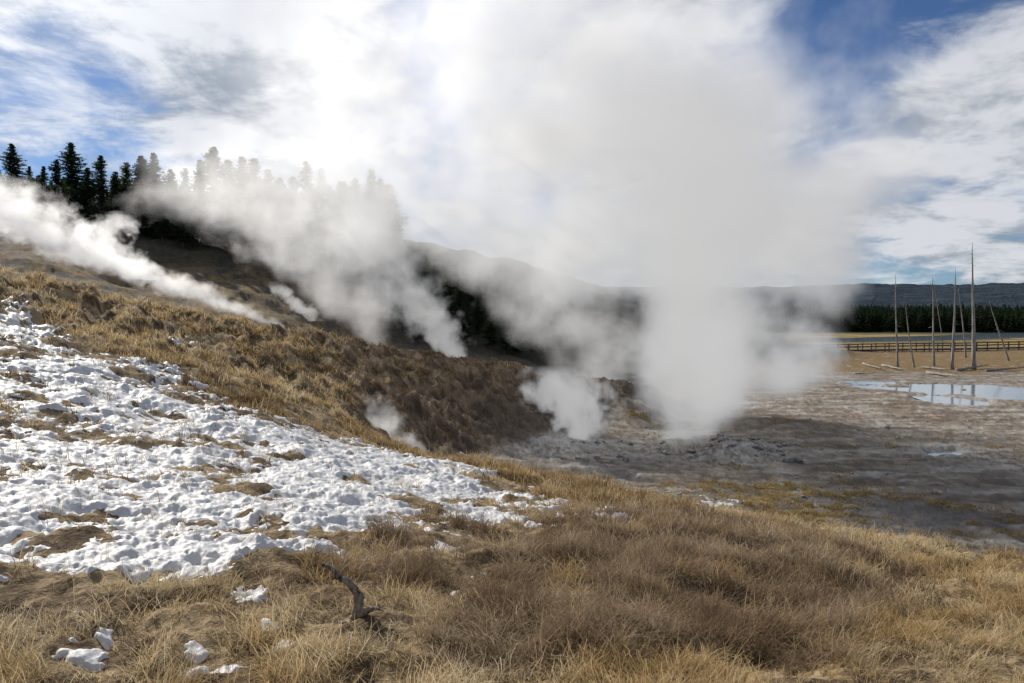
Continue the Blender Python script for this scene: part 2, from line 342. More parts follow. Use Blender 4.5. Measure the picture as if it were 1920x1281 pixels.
def woodmat(name,a,b_,sc=8):
    m,nt,out=newmat(name); q=NT_(nt); tc=q.n('ShaderNodeTexCoord').outputs['Object']
    mp=q.n('ShaderNodeMapping'); mp.inputs['Scale'].default_value=(1,1,.18); q.l(tc,mp.inputs[0])
    n=q.noise(mp.outputs[0],sc,6,.65,.6); q.l(q.bsdf(q.mix(q.mr(n,.35,.65),a,b_),.85,q.bump(n,.7,.03),.2).outputs[0],out.inputs[0]); return m
m_snag=woodmat('weathered_snag',(.16,.145,.135),(.36,.34,.32),4)
m_bark=woodmat('conifer_bark',(.05,.035,.025),(.13,.1,.08),3)
m_root=woodmat('grey_driftwood',(.06,.045,.036),(.36,.32,.28),40)
m_plank=woodmat('boardwalk_timber',(.04,.037,.036),(.085,.08,.076),3)
m_rock,nt,out=newmat('pale_rock'); q=NT_(nt); tc=q.n('ShaderNodeNewGeometry').outputs['Position']
n=q.noise(tc,5,6,.6); q.l(q.bsdf(q.mix(q.mr(n,.35,.65),(.15,.135,.12),(.40,.385,.36)),.9,q.bump(n,.8,.1),.2).outputs[0],out.inputs[0])
m_water,nt,out=newmat('pool_water'); q=NT_(nt); tc=q.n('ShaderNodeNewGeometry').outputs['Position']
n=q.noise(tc,1.5,3,.5); b=q.bsdf(q.mix(q.mr(n,.3,.7),(.16,.22,.26),(.26,.32,.35)),.08,q.bump(q.noise(tc,6,2,.5),.08,.02),.6); q.l(b.outputs[0],out.inputs[0])
m_ridge,nt,out=newmat('forested_ridge'); q=NT_(nt); tc=q.n('ShaderNodeNewGeometry').outputs['Position']
n=q.noise(tc,.02,6,.6); n2=q.noise(tc,.12,3,.7)
q.l(q.bsdf(q.mix(q.mr(q.m('ADD',q.m('MULTIPLY',n,.6),q.m('MULTIPLY',n2,.4)),.38,.62),(.030,.042,.058),(.068,.085,.105)),1,q.bump(n2,1,8),.0).outputs[0],out.inputs[0])
# ---------------------------------------------------------------- ground sheet
angs=np.concatenate([np.linspace(-180,-46,68)[:-1],np.linspace(-46,46,1150),np.linspace(46,180,68)[1:]])*math.pi/180
rads=np.concatenate([[0.02,.4,.8],np.exp(np.arange(math.log(1.2),math.log(330),.0085)),np.exp(np.linspace(math.log(340),math.log(9000),40))])
A,RR=np.meshgrid(angs,rads,indexing='ij'); X=np.sin(A)*RR; Y=np.cos(A)*RR
Z=height(X,Y); na,nr=X.shape
idx=np.arange(na*nr).reshape(na,nr)
Fg=np.stack([idx[:-1,:-1],idx[1:,:-1],idx[1:,1:],idx[:-1,1:]],-1).reshape(-1,4)[:,::-1]
ground=mesh_np('ground',np.stack([X,Y,Z],-1).reshape(-1,3),Fg,m_ground); tag(ground,kind='structure')
print('ground',time.time()-T0)
def lerp(c0,c1,w): return c0*(1-w[...,None])+np.array(c1)*w[...,None]
rr=np.sqrt(X*X+Y*Y); bz=base_h(X,Y); basin=1-sstep(-6.75,-6.2,bz)
na_=fbm(X*.35,Y*.35,5,3); nb_=fbm(X*1.2+9,Y*1.2,5,5); nc_=fbm(X*7,Y*7,4,2)
C3=np.zeros(X.shape+(3,))+np.array((.12,.082,.05))
C3=lerp(C3,(.36,.27,.16),sstep(.40,.60,nb_*.5+nc_*.5))
th_=np.arctan2(X,Y)
bank=sstep(24,30,rr)*(1-sstep(53,58,rr))*sstep(-.28,-.18,th_)
C3=lerp(C3,(.14,.098,.066),bank*.9); C3=lerp(C3,(.27,.205,.135),bank*sstep(.48,.62,nc_*.5+nb_*.5)*.8); C3=lerp(C3,(.07,.05,.036),bank*sstep(.46,.36,nb_)*.7)
hollow=bank*sstep(-3.8,-5.4,bz)*sstep(-.12,.0,th_); C3=lerp(C3,(.11,.09,.074),hollow*.75)
back=sstep(54,62,rr)*(1-basin)
C3=lerp(C3,(.11,.092,.075),back); C3=lerp(C3,(.21,.18,.145),back*sstep(.52,.64,na_)*.6); C3=lerp(C3,(.24,.17,.085),back*sstep(.42,.55,nb_)*sstep(-.1,-.35,th_)*.95)
C3=lerp(C3,(.07,.068,.046),back*np.maximum(sstep(88,98,rr)*.85,sstep(68,80,rr)*sstep(-.22,-.1,th_)*.7))
B3=np.zeros(X.shape+(3,))+np.array((.30,.26,.21))
B3=lerp(B3,(.21,.175,.14),sstep(.42,.58,nb_)*.75); B3=lerp(B3,(.24,.17,.115),sstep(.47,.6,na_)*sstep(14,24,X)*sstep(32,42,Y)*.5)
crust=fbm(X*.35+40,Y*1.5,5,6,.6); B3=lerp(B3,(.46,.44,.40),sstep(.55,.68,crust)*.7); B3=lerp(B3,(.14,.118,.098),sstep(.42,.34,crust)*.7)
for (vx,vy),vr in zip(VENT+[at_plane(1770,850,-7)[:2],at_plane(1050,855,-7)[:2],at_plane(1360,855,-7)[:2]],[3.2,2.2,2.2,2.8,2.0]):
    d=np.hypot(X-vx,Y-vy); B3=lerp(B3,(.52,.51,.48),np.exp(-(d/vr)**2)*sstep(.42,.58,nc_*.6+nb_*.4))
for (dx_,dy_),dr,da in (((DM[0],DM[1]),4.0,.65),(VENT[0],1.5,.85)):  # first entry paints the steam's shadow on the mound into its colour
    d=np.hypot(X-dx_,Y-dy_); B3=lerp(B3,(.09,.078,.068),np.exp(-(d/dr)**2)*da)
shaded_slope=sstep(-.03,.03,sdf(X,Y,SHADED_SLOPE)+(nb_-.5)*.12); B3=lerp(B3,(.18,.165,.15),shaded_slope)  # grey slope, its shade painted into the darker ground colour
gold=sstep(86,92,Y+(na_-.5)*14)*sstep(.35,.5,nb_+.12); B3=lerp(B3,(.24,.165,.08),gold)
pg=fbm(X*.05,Y*.12,4,1); B3=lerp(B3,(.17,.135,.075),sstep(150,170,Y)); B3=lerp(B3,(.36,.26,.10),sstep(150,170,Y+(na_-.5)*20)*sstep(.44,.56,pg)); B3=lerp(B3,(.10,.10,.06),sstep(285,315,rr))
C3=lerp(C3,(0,0,0),basin)+B3*basin[...,None]
for p in POOLS[:2]+POOLS[3:]:
    s=sdf(X,Y,p); C3=lerp(C3,(.40,.38,.35),np.exp(-((s+.004)/.008)**2)*.5)
ca=ground.data.color_attributes.new('Col','FLOAT_COLOR','POINT')
ca.data.foreach_set('color',np.concatenate([np.clip(C3,0,1),np.ones(X.shape+(1,))],-1).astype(np.float32).ravel())
# ---------------------------------------------------------------- snow sheet
a=np.linspace(R(-44),R(22),900); r=np.exp(np.arange(math.log(3.2),math.log(46),.0035)); A,RR=np.meshgrid(a,r,indexing='ij'); X=np.sin(A)*RR; Y=np.cos(A)*RR
S=snowness(X,Y); Zg=height(X,Y)
bl=1-np.abs(fbm(X*2.8,Y*2.8,2,2)-.5)*2; bl2=fbm(X*7.5,Y*7.5,4,5,.6)
edge=sstep(-.02,.20,S)
lump=(fbm(X*1.1,Y*1.1,2,7)-.5)*.14+(bl-.75)*.05+(bl2-.5)*.08+(fbm(X*22,Y*22,2,1)-.5)*.018
Zs=Zg*.5+height(X,Y,False)*.5; Zs=np.maximum(Zs,Zg-.03)*edge+Zg*(1-edge)
Zs=Zs-.035+edge*.07+lump*edge-.10*(1-sstep(-.06,.02,S))
keep=(S>-.05); idx=np.arange(X.size).reshape(X.shape)
kf=keep[:-1,:-1]&keep[1:,:-1]&keep[1:,1:]&keep[:-1,1:]
Fs=np.stack([idx[:-1,:-1],idx[1:,:-1],idx[1:,1:],idx[:-1,1:]],-1)[kf][:,::-1]
used=np.unique(Fs); remap=np.full(X.size,-1); remap[used]=np.arange(len(used))
snow=mesh_np('snow_cover',np.stack([X,Y,Zs],-1).reshape(-1,3)[used],remap[Fs],m_snow)
tag(snow,'lumpy melting white snow lying over the grass of the left slope','snow',kind='stuff')
print('snow',len(Fs),time.time()-T0)
# ---------------------------------------------------------------- water
def pool(name,poly,label):
    P=np.array(poly); n=len(P); V=[]
    for i in range(n):
        for t in np.linspace(0,1,6)[:-1]:
            V.append(P[i]*(1-t)+P[(i+1)%n]*t)
    V=np.array(V); cen=P.mean(0); V=cen+(V-cen)*(1.02+.015*np.sin(np.arange(len(V))*1.7))[:,None]
    me=bpy.data.meshes.new(name); me.from_pydata([(x,y,-7.05) for x,y in V],[],[tuple(range(len(V)))]); me.materials.append(m_water)
    if me.polygons[0].normal.z<0: me.flip_normals()
    o=bpy.data.objects.new(name,me); COL.objects.link(o); tag(o,label,'water',kind='structure')
pool('pool',PA,'long pale blue pool on the flat at right'); pool('pool',PB,'small pale pool in front of the long pool'); pool('river',PC,'river winding behind the boardwalk'); pool('pool',PD,'narrow puddle at the foot of the near slope'); pool('pool',PE,'tiny puddle inside a pale crust ring')
# ---------------------------------------------------------------- distant ridge
az=np.linspace(R(-60),R(60),500); rg=np.array([1300,1500,1700,1950,2200,2600,3200])
A,RG=np.meshgrid(az,rg,indexing='ij'); X=np.sin(A)*RG; Y=np.cos(A)*RG
top=.0375*RG+ (fbm(A*9,RG*.0,4,1)-.5)*16+(fbm(A*120,RG*.01,3,4)-.5)*7+ np.clip(-(A-R(28)),-.2,.6)*10
prof=np.array([0,.35,.62,.85,1,.9,0])[None]; Z=-9+(top+9)*prof
idx=np.arange(A.size).reshape(A.shape); Fr=np.stack([idx[:-1,:-1],idx[1:,:-1],idx[1:,1:],idx[:-1,1:]],-1).reshape(-1,4)[:,::-1]
tag(mesh_np('distant_ridge',np.stack([X,Y,Z],-1).reshape(-1,3),Fr,m_ridge),kind='structure')
# ---------------------------------------------------------------- grass: every blade is real mesh, grown in clumps
def sample(n,r0,r1,a0,a1,power=0.5):
    u=RNG.random(n); lo,hi=r0**(2*power),r1**(2*power)
    r=(lo+u*(hi-lo))**(1/(2*power))
    a=RNG.uniform(R(a0),R(a1),n); return np.sin(a)*r,np.cos(a)*r,r
def grass(name,mat,label,x,y,sz,nb,rad,L,w,lean,curl,seg,flow=.5,cat='grass'):
    n=len(x); r=np.hypot(x,y); B=n*nb
    rep=lambda a_: np.repeat(a_,nb)
    a=RNG.uniform(0,2*math.pi,B); q_=np.sqrt(RNG.random(B))*rad*rep(sz); bx=rep(x)+q_*np.cos(a); by=rep(y)+q_*np.sin(a); bz_=height(bx,by)-.015
    fl=(fbm(bx*.8,by*.8,2,3)-.5)*16
    az_=np.where(RNG.random(B)<flow,fl+RNG.normal(0,.6,B),a+RNG.normal(0,.9,B))
    l=L*rep(sz)*RNG.uniform(.35,1.2,B); th=np.abs(RNG.normal(0,lean,B)); cu=np.abs(RNG.normal(curl,curl*.5,B))
    flat=RNG.random(B)<.15; th=np.where(flat,th+.9,th)
    ww=w*np.maximum(1,rep(r)/5)**.85*RNG.uniform(.6,1.5,B)
    wd=az_+math.pi/2+RNG.normal(0,.8,B); sx,sy=np.cos(wd),np.sin(wd)
    V=np.zeros((B,seg+1,2,3),np.float32); px,py,pz=bx.copy(),by.copy(),np.zeros(B)
    for k in range(seg+1):
        t=k/seg; h_=ww*(1-t*.8)*.5
        V[:,k,0]=np.stack([px-sx*h_,py-sy*h_,pz+bz_],-1); V[:,k,1]=np.stack([px+sx*h_,py+sy*h_,pz+bz_],-1)
        an=th+cu*t; az_=az_+RNG.normal(0,.34,B)
        px=px+np.sin(an)*np.cos(az_)*l/seg; py=py+np.sin(an)*np.sin(az_)*l/seg; pz=np.maximum(pz+np.maximum(np.cos(an),-.35)*l/seg,.012)
    base=(np.arange(B)*(seg+1)*2)[:,None]; k=np.arange(seg)[None]*2
    Fq=np.stack([base+k,base+k+1,base+k+3,base+k+2],-1).reshape(-1,4)
    o=mesh_np(name,V.reshape(-1,3),Fq,mat,smooth=True)
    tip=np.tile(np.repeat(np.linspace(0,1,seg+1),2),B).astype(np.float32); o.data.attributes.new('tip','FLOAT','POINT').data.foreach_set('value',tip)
    tint=np.clip(.65*RNG.random(B)+.35*rep(RNG.random(n)),0,1); o.data.attributes.new('tint','FLOAT','POINT').data.foreach_set('value',np.repeat(tint,(seg+1)*2).astype(np.float32))
    tag(o,label,cat,kind='stuff'); print(name,n,B,time.time()-T0); return o
TW=G((620,1010),(820,985),(1000,990),(1250,967),(1500,1010),(1700,1065),(1760,1150),(1600,1250),(1300,1265),(1000,1240),(860,1180),(700,1080))
BX,BY=ground_at(664,1172)
def notbranch(x,y): return ~(((x-BX+.04)**2/.30**2+(y-BY+.14)**2/.34**2)<1)
x,y,r=sample(52000,2.1,19,-46,46,.30); S=snowness(x,y); tw=sdf(x,y,TW)+(fbm(x*2,y*2,3,2)-.5)*.35; bz=base_h(x,y)
cl=sstep(.41,.56,fbm(x*3.0,y*3.0,3,4)); rn=RNG.random(len(x))
k=((S<-.01)&(bz>-6.3)&((tw<0)|(rn<.22))&(RNG.random(len(x))<.28+.72*cl)|((S<.06)&(S>-.02)&(rn<.10)&(bz>-6.3))|((S>.05)&(bz>-6.3)&(rn<.05)))&notbranch(x,y)
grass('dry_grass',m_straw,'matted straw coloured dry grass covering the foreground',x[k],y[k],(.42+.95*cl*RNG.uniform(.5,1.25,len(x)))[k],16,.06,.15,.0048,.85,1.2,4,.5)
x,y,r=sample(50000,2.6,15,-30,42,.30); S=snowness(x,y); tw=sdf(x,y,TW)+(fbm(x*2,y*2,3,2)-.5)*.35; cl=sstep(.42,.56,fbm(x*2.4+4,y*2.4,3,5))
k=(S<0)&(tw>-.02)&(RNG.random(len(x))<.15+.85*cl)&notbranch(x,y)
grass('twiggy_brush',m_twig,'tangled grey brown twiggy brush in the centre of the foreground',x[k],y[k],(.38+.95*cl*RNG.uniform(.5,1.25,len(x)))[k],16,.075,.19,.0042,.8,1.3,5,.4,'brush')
x,y,r=sample(54000,10,58,-46,14,.6); S=snowness(x,y); bz=base_h(x,y); th=np.arctan2(x,y)
bank=sstep(24,30,r)*sstep(-.28,-.18,th); cl=sstep(.46,.58,fbm(x*1.3,y*1.3,4,6)); low=sstep(-2.6,-4.4,bz)*bank
crest=sstep(21,27,r)*sstep(-.16,-.26,th)*(.35+.65*sstep(.4,.6,fbm(x*.3,y*.3,3,2)))>RNG.random(len(x))*.9
k0=((S<.0)&(bz>-6.2)&(RNG.random(len(x))<(.06+.94*cl)*(1-.6*bank)*(1-.75*low)))|((S>0)&(bz>-6.2)&(RNG.random(len(x))<.04))
sz_=(.45+1.1*cl*RNG.uniform(.5,1.2,len(x)))
k=k0&~crest
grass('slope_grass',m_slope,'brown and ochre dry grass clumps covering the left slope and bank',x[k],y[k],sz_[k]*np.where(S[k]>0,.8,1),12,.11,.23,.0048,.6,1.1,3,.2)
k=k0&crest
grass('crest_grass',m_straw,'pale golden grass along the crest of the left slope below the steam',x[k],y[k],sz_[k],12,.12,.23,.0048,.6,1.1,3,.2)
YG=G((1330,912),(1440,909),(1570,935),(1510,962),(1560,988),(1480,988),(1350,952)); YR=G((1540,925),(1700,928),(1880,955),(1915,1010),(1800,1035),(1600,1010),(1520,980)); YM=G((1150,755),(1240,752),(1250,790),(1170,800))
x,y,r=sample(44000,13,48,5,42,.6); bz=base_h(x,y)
k=((sdf(x,y,YG)+(fbm(x*1.3,y*1.3,3,1)-.5)*.22>0)&(RNG.random(len(x))<.75))|((sdf(x,y,YR)+(fbm(x,y,3,1)-.5)*.1>0)&(sdf(x,y,SHADED_SLOPE)+(fbm(x*1.5,y*1.5,3,5)-.5)*.2<0)&(RNG.random(len(x))<.55))|(sdf(x,y,YM)+(fbm(x,y,3,1)-.5)*.06>0)|((bz<-6.5)&(fbm(x*.5,y*.5,4,2)>.66)&(RNG.random(len(x))<.15))
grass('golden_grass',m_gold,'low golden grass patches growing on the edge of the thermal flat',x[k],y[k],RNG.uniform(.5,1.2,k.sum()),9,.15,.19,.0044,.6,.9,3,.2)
# ---------------------------------------------------------------- conifers
def crown_mesh(seed,h=12.0,wid=.17,mid=.1,gap=.1,nb=400,name='crown'):
    g=np.random.default_rng(seed); V=[];Fq=[];tip=[]
    ph=g.uniform(0,6.28,3)
    for i in range(nb):
        t=mid+(1-mid)*(i/nb)**.9; z=t*h; env=(1-t)**.60*min(1,(t-mid)*4+.35)
        a=g.uniform(0,6.283)
        L=h*wid*env*g.uniform(.4,1.2)*(1+.25*math.sin(t*17+ph[0])+.25*math.sin(a+ph[1]+t*5))+.12
        if g.random()<gap: L*=.35
        droop=g.uniform(-.35,.25)-.25*(1-t); d=np.array([math.cos(a),math.sin(a),0]); s=np.array([-d[1],d[0],0])
        ns=max(3,int(L/.15))
        for k in range(ns):
            u=(k+.5)/ns; p=d*L*u+np.array([0,0,z+droop*L*u+.22*L*u*u])
            for sg in(-1,1):
                l=(.18+.34*(1-u)*L*.6)*g.uniform(.6,1.4); dr=(d*.55+s*sg)*l+np.array([0,0,g.uniform(-.18,.12)]); w=.11*g.uniform(.6,1.3)
                b=len(V)
                cr=d*w+np.array([0,0,g.normal(0,.07)])
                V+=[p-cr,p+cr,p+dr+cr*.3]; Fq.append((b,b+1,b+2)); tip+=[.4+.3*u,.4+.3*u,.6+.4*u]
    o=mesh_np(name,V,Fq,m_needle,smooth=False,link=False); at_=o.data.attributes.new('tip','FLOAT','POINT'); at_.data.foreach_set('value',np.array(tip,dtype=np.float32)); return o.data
def trunk_mesh(seed,h=12.0):
    random.seed(seed); mb=MB(); n=9; pts=[(random.uniform(-.04,.04),random.uniform(-.04,.04),-.4+(h+.2)*i/(n-1)) for i in range(n)]
    mb.ring_tube(pts,[.17*(1-i/(n-1))**.8+.012 for i in range(n)],7)
    for i in range(26):
        z=random.uniform(.08,.5)*h; a=random.uniform(0,6.28); l=random.uniform(.4,1.0)
        mb.ring_tube([(0,0,z),(math.cos(a)*l,math.sin(a)*l,z-.15*l)],[.02,.006],4)
    o=mb.build('trunk',m_bark); me=o.data; bpy.data.objects.remove(o); return me
CR=[crown_mesh(1,wid=.20,mid=.10),crown_mesh(2,wid=.19,mid=.18,gap=.2),crown_mesh(3,wid=.24,mid=.08),crown_mesh(4,wid=.18,mid=.28,gap=.15,nb=320),crown_mesh(5,wid=.21,mid=.12,gap=.25)]
TR=[trunk_mesh(i) for i in range(5)]
def conifer(x,y,h,kind,label,group=None):
    z=hz(x,y); r=empty('conifer_tree',(x,y,z),random.uniform(0,6.28)); s=h/12.0; r.scale=(s*random.uniform(1.0,1.35),)*2+(s,)
    for nm,me in(('trunk',TR[kind]),('crown',CR[kind])):
        o=bpy.data.objects.new(nm,me); COL.objects.link(o); o.parent=r
    tag(r,label,'tree',group)
random.seed(3)
front=[(30,270,2),(62,312,3),(88,312,1),(112,300,4),(140,268,2),(170,315,0),(195,292,4),(222,322,3),(243,305,0),(270,293,2),(293,287,1),(325,318,3),(352,316,0),(380,300,1),(405,276,2),(432,300,4),(457,294,1),(480,298,0),(505,318,3),(528,333,1),(552,332,0),(577,302,3),(604,316,1),(640,340,0),(668,335,4),(698,318,1),(730,345,0),(-5,300,1),(-40,280,2)]
ords=['first','second','third','fourth','fifth','sixth','seventh','eighth','ninth','tenth','eleventh']
for i,(u,v,kd) in enumerate(front):
    Yt=97+random.uniform(-3,7); x=(u-960)/F*Yt; zt=at(u,v,Yt)[2]; hh=zt-hz(x,Yt)
    if u<0: lb,gp='dark conifer at the far left end of the hilltop row','conifers of the hilltop row'
    elif u<300:
        lb='%s dark conifer from the left in the front row of the hilltop wood'%ords[i]; gp='conifers of the hilltop row'
    else: lb,gp='conifer greyed by steam in the hilltop row right of the dark trees','conifers veiled by steam'
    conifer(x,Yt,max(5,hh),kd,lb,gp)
for i in range(170):
    u=random.uniform(-80,740); Yt=random.uniform(92,120); x=(u-960)/F*Yt; v=338+random.uniform(-12,55)+max(0,u-400)*.03; zt=at(u,v,Yt)[2]
    conifer(x,Yt,min(15,max(5,zt-hz(x,Yt))),random.randrange(5),'conifer filling the rear of the wood behind the hilltop row' if u<300 else 'conifer behind the veil of steam at the rear of the hilltop wood','conifers at the rear of the wood' if u<300 else 'veiled conifers at the rear of the wood')
for i in range(50):
    u=random.uniform(740,1050); Yt=random.uniform(76,94); x=(u-960)/F*Yt
    conifer(x,Yt,random.uniform(4,6.5),random.randrange(5),'dim conifer on the dark slope behind the big steam cloud','conifers on the dark slope')
n=3000; Yt=RNG.uniform(296,440,n); u=RNG.uniform(1150,2150,n); xw=(u-960)/F*Yt; g=np.random.default_rng(8); VV=[]
sm=[]
for kd in range(3):
    V=[]
    for i in range(60):
        t=.06+.94*i/60; a=g.uniform(0,6.28); L=12*.24*(1-t)**.5*g.uniform(.6,1.2)+.1; w=.8*(1-t)+.25
        p=np.array([0,0,t*12]); e_=np.array([math.cos(a)*L,math.sin(a)*L,t*12-.4*L]); s_=np.array([-math.sin(a)*w,math.cos(a)*w,.0]); V+=[p+(0,0,.3),e_-s_,e_+s_]
    sm.append(np.array(V))
for i in range(n):
    s_=g.uniform(.75,1.05)*(.75+.4*float(fbm(np.array(xw[i]*.05),np.array(Yt[i]*.03),2,1))); VV.append(sm[i%3]*s_+np.array([xw[i],Yt[i],-7.2]))
VV=np.concatenate(VV); fwood=mesh_np('far_wood',VV,np.arange(len(VV)).reshape(-1,3),m_needle,smooth=False)
fwood.data.attributes.new('tip','FLOAT','POINT').data.foreach_set('value',g.uniform(-.5,0,len(VV)).astype(np.float32)); tag(fwood,'dark band of conifer wood beyond the river at far right','wood',kind='stuff')
print('trees',time.time()-T0)
# ---------------------------------------------------------------- dead standing trees
def snag(ub,vb,ut,vt,rad,nbr,label,seed,bmax=1.0):
    random.seed(seed); x0,y0,_=at_plane(ub,vb,-7.0); z0=hz(x0,y0); xt,_,zt=at(ut,vt,y0); e=empty('dead_tree',(x0,y0,z0)); n=12; pts=[];rd=[]
    for i in range(n):
        t=i/(n-1); pts.append(((xt-x0)*t+math.sin(t*5+seed)*.08,math.sin(t*4+seed)*.1,-.3+(zt-z0+.3)*t)); rd.append(rad*(1-t)**.8+.02+(.08*rad/.2 if i==0 else 0))
    mb=MB(); mb.ring_tube(pts,rd,8,rough=.08); mb.build('trunk',m_snag,e,True)
    for k in range(nbr):
        t=random.uniform(.3,.97); i=int(t*(n-1)); p=Vector(pts[i]).lerp(Vector(pts[min(i+1,n-1)]),t*(n-1)-i); a=random.uniform(0,6.28); l=random.uniform(.25,bmax)*(1.1-t*.6)
        d=Vector((math.cos(a),math.sin(a),random.uniform(-.5,.3))); mb=MB(); mb.ring_tube([p,p+d*l*.5,p+d*l+Vector((0,0,-.1*l))],[.035,.022,.008],5); mb.build('branch',m_snag,e,True)
    tag(e,label,'dead tree','bare dead trees on the flat')
snag(1683,690,1679,515,.13,9,'slender bare dead tree standing leftmost on the flat, upright',1)
snag(1715,690,1697,575,.11,4,'short bare dead tree leaning left, second from the left',2)
snag(1752,688,1748,520,.13,8,'upright bare dead tree right of the short leaning one',3)
snag(1786,694,1792,503,.17,8,'tall bare dead trunk immediately left of the tallest one, foot on the log jam',4)
snag(1812,672,1798,540,.12,6,'leaning thin bare dead tree between the two tallest trunks',5)
snag(1826,694,1824,455,.24,14,'tallest and thickest bare dead tree on the flat, needle straight',6,1.3)
snag(1893,678,1855,566,.14,5,'rightmost bare dead tree leaning strongly to the left',7)
snag(1768,640,1750,520,.10,3,'thin bare pole standing farther off behind the boardwalk',8)
def log(u0,v0,u1,v1,rad,label,seed,br=2):
    random.seed(seed); a=Vector(at_plane(u0,v0,-6.9)); b=Vector(at_plane(u1,v1,-6.9)); L=(b-a).length; e=empty('fallen_log',a); n=7; pts=[]
    for i in range(n):
        t=i/(n-1); p=(b-a)*t; z=hz(a.x+p.x,a.y+p.y)-a.z+rad*.7+.25*t; pts.append((p.x,p.y+random.uniform(-.1,.1),z))
    mb=MB(); mb.ring_tube(pts,[rad*(1-.65*i/(n-1)) for i in range(n)],7,rough=.08); mb.build('trunk',m_snag,e,True)
    for k in range(br):
        p=Vector(pts[random.randrange(2,n)]); mb=MB(); mb.ring_tube([p,p+Vector((random.uniform(-.6,.6),random.uniform(-.5,.5),random.uniform(.2,.8)))],[.04,.012],5); mb.build('branch',m_snag,e,True)
    tag(e,label,'log','fallen logs on the flat')
log(1618,683,1652,695,.16,'short pale fallen log, leftmost on the flat',1)
log(1655,686,1694,697,.17,'pale fallen log at the foot of the leftmost dead tree',2)
log(1730,689,1775,697,.15,'thin fallen log behind the second long log, left of the tallest tree',3)
log(1738,699,1800,711,.18,'long fallen log nearest the pool, slanting to the right',4)
log(1795,696,1852,690,.2,'fallen trunk lying at the foot of the tallest dead tree',5,4)
log(1850,697,1925,693,.17,'fallen log at the right edge of the frame',6)
log(1600,700,1640,703,.12,'small low fallen stick left of all the dead trees',7,1)
# ---------------------------------------------------------------- boardwalk
bw=empty('boardwalk',(0,0,0)); path=[at_plane(u,v,-7.0)[:2] for u,v in [(1300,672),(1480,666),(1600,662),(1700,660),(1800,659),(1920,656),(2100,652)]]
path=[Vector((*p,0)) for p in path]; dense=[]
for i in range(len(path)-1):
    L=(path[i+1]-path[i]).length; k=max(1,int(L/2.6))
    for j in range(k): dense.append(path[i].lerp(path[i+1],j/k))
dense.append(path[-1]); o0=dense[0].copy(); bw.location=(o0.x,o0.y,-7)
deck=MB(); rails=[MB() for _ in range(4)]; npost=0
for i in range(len(dense)-1):
    a,b=dense[i]-o0,dense[i+1]-o0; d=(b-a); L=d.length; rz=math.atan2(d.y,d.x); m_=(a+b)/2; nrm=Vector((-math.sin(rz),math.cos(rz),0))
    npl=8
    for j in range(npl):
        p=a.lerp(b,(j+.5)/npl); deck.box(p.x,p.y,.55,L/npl*.93,1.8,.06,rz)
    deck.box(m_.x-nrm.x*.8,m_.y-nrm.y*.8,.42,L,.08,.2,rz); deck.box(m_.x+nrm.x*.8,m_.y+nrm.y*.8,.42,L,.08,.2,rz)
    for kk,(sd,zz) in enumerate([(-.95,1.6),(-.95,1.12),(.95,1.6),(.95,1.12)]):
        rails[kk].box(m_.x+nrm.x*sd,m_.y+nrm.y*sd,zz,L+.02,.10,.12,rz)
    for sd in(-1.07,1.07):
        if npost<96:
            pm=MB(); pm.box(a.x+nrm.x*sd,a.y+nrm.y*sd,.75,.14,.14,1.95,rz); pm.build('post',m_plank,bw); npost+=1
deck.build('deck',m_plank,bw)
for rl in rails: rl.build('rail',m_plank,bw)
tag(bw,'long dark timber boardwalk with railings crossing the flat at right','boardwalk')
# ---------------------------------------------------------------- rocks
def rock_mesh(seed):
    bm=bmesh.new(); bmesh.ops.create_icosphere(bm,subdivisions=3,radius=1); random.seed(seed); g=[Vector((random.gauss(0,1),random.gauss(0,1),random.gauss(0,1))).normalized() for _ in range(10)]
    for v in bm.verts:
        for k,dn in enumerate(g):
            dd=v.co.dot(dn)-random.Random(seed*31+k).uniform(.55,.85)
            if dd>0: v.co-=dn*dd
        v.co*=1+random.uniform(-.03,.03); v.co.z*=.7
    me=bpy.data.meshes.new('rock'); bm.to_mesh(me); bm.free(); me.materials.append(m_rock); return me
RM=[rock_mesh(i) for i in range(5)]; random.seed(9)
def rock(u,v,s,label,group=None):
    x,y,_=at_plane(u,v,-7.0); o=bpy.data.objects.new('rock',RM[random.randrange(5)]); COL.objects.link(o); o.location=(x,y,hz(x,y)+s*.15); o.scale=(s*random.uniform(.8,1.5),s*random.uniform(.7,1.2),s*random.uniform(.6,1.1)); o.rotation_euler=(0,0,random.uniform(0,6)); tag(o,label,'rock',group)
for i in range(50): t=random.random(); rock(1335+160*t+random.uniform(-10,10),838+22*t+random.uniform(-16,14),random.uniform(.07,.28),'pale broken rock in the rubble ridge right of the main vent','rubble ridge rocks')
for i in range(40): rock(random.uniform(1160,1330),random.uniform(800,872),random.uniform(.06,.26),'pale rock scattered around the main steam vent','rocks around the main vent')
for i in range(22): rock(random.uniform(1000,1140),random.uniform(830,872),random.uniform(.05,.15),'pale crust lump around the small round steam vent','crust lumps around the small vent')
rock(1663,806,.3,'grey rock lying alone on the flat below the pools'); rock(1500,870,.22,'lone grey rock right of the rubble ridge')
for i in range(40): rock(random.uniform(1200,1900),random.uniform(790,960),random.uniform(.04,.12),'small stone strewn on the grey thermal flat','small stones on the flat')
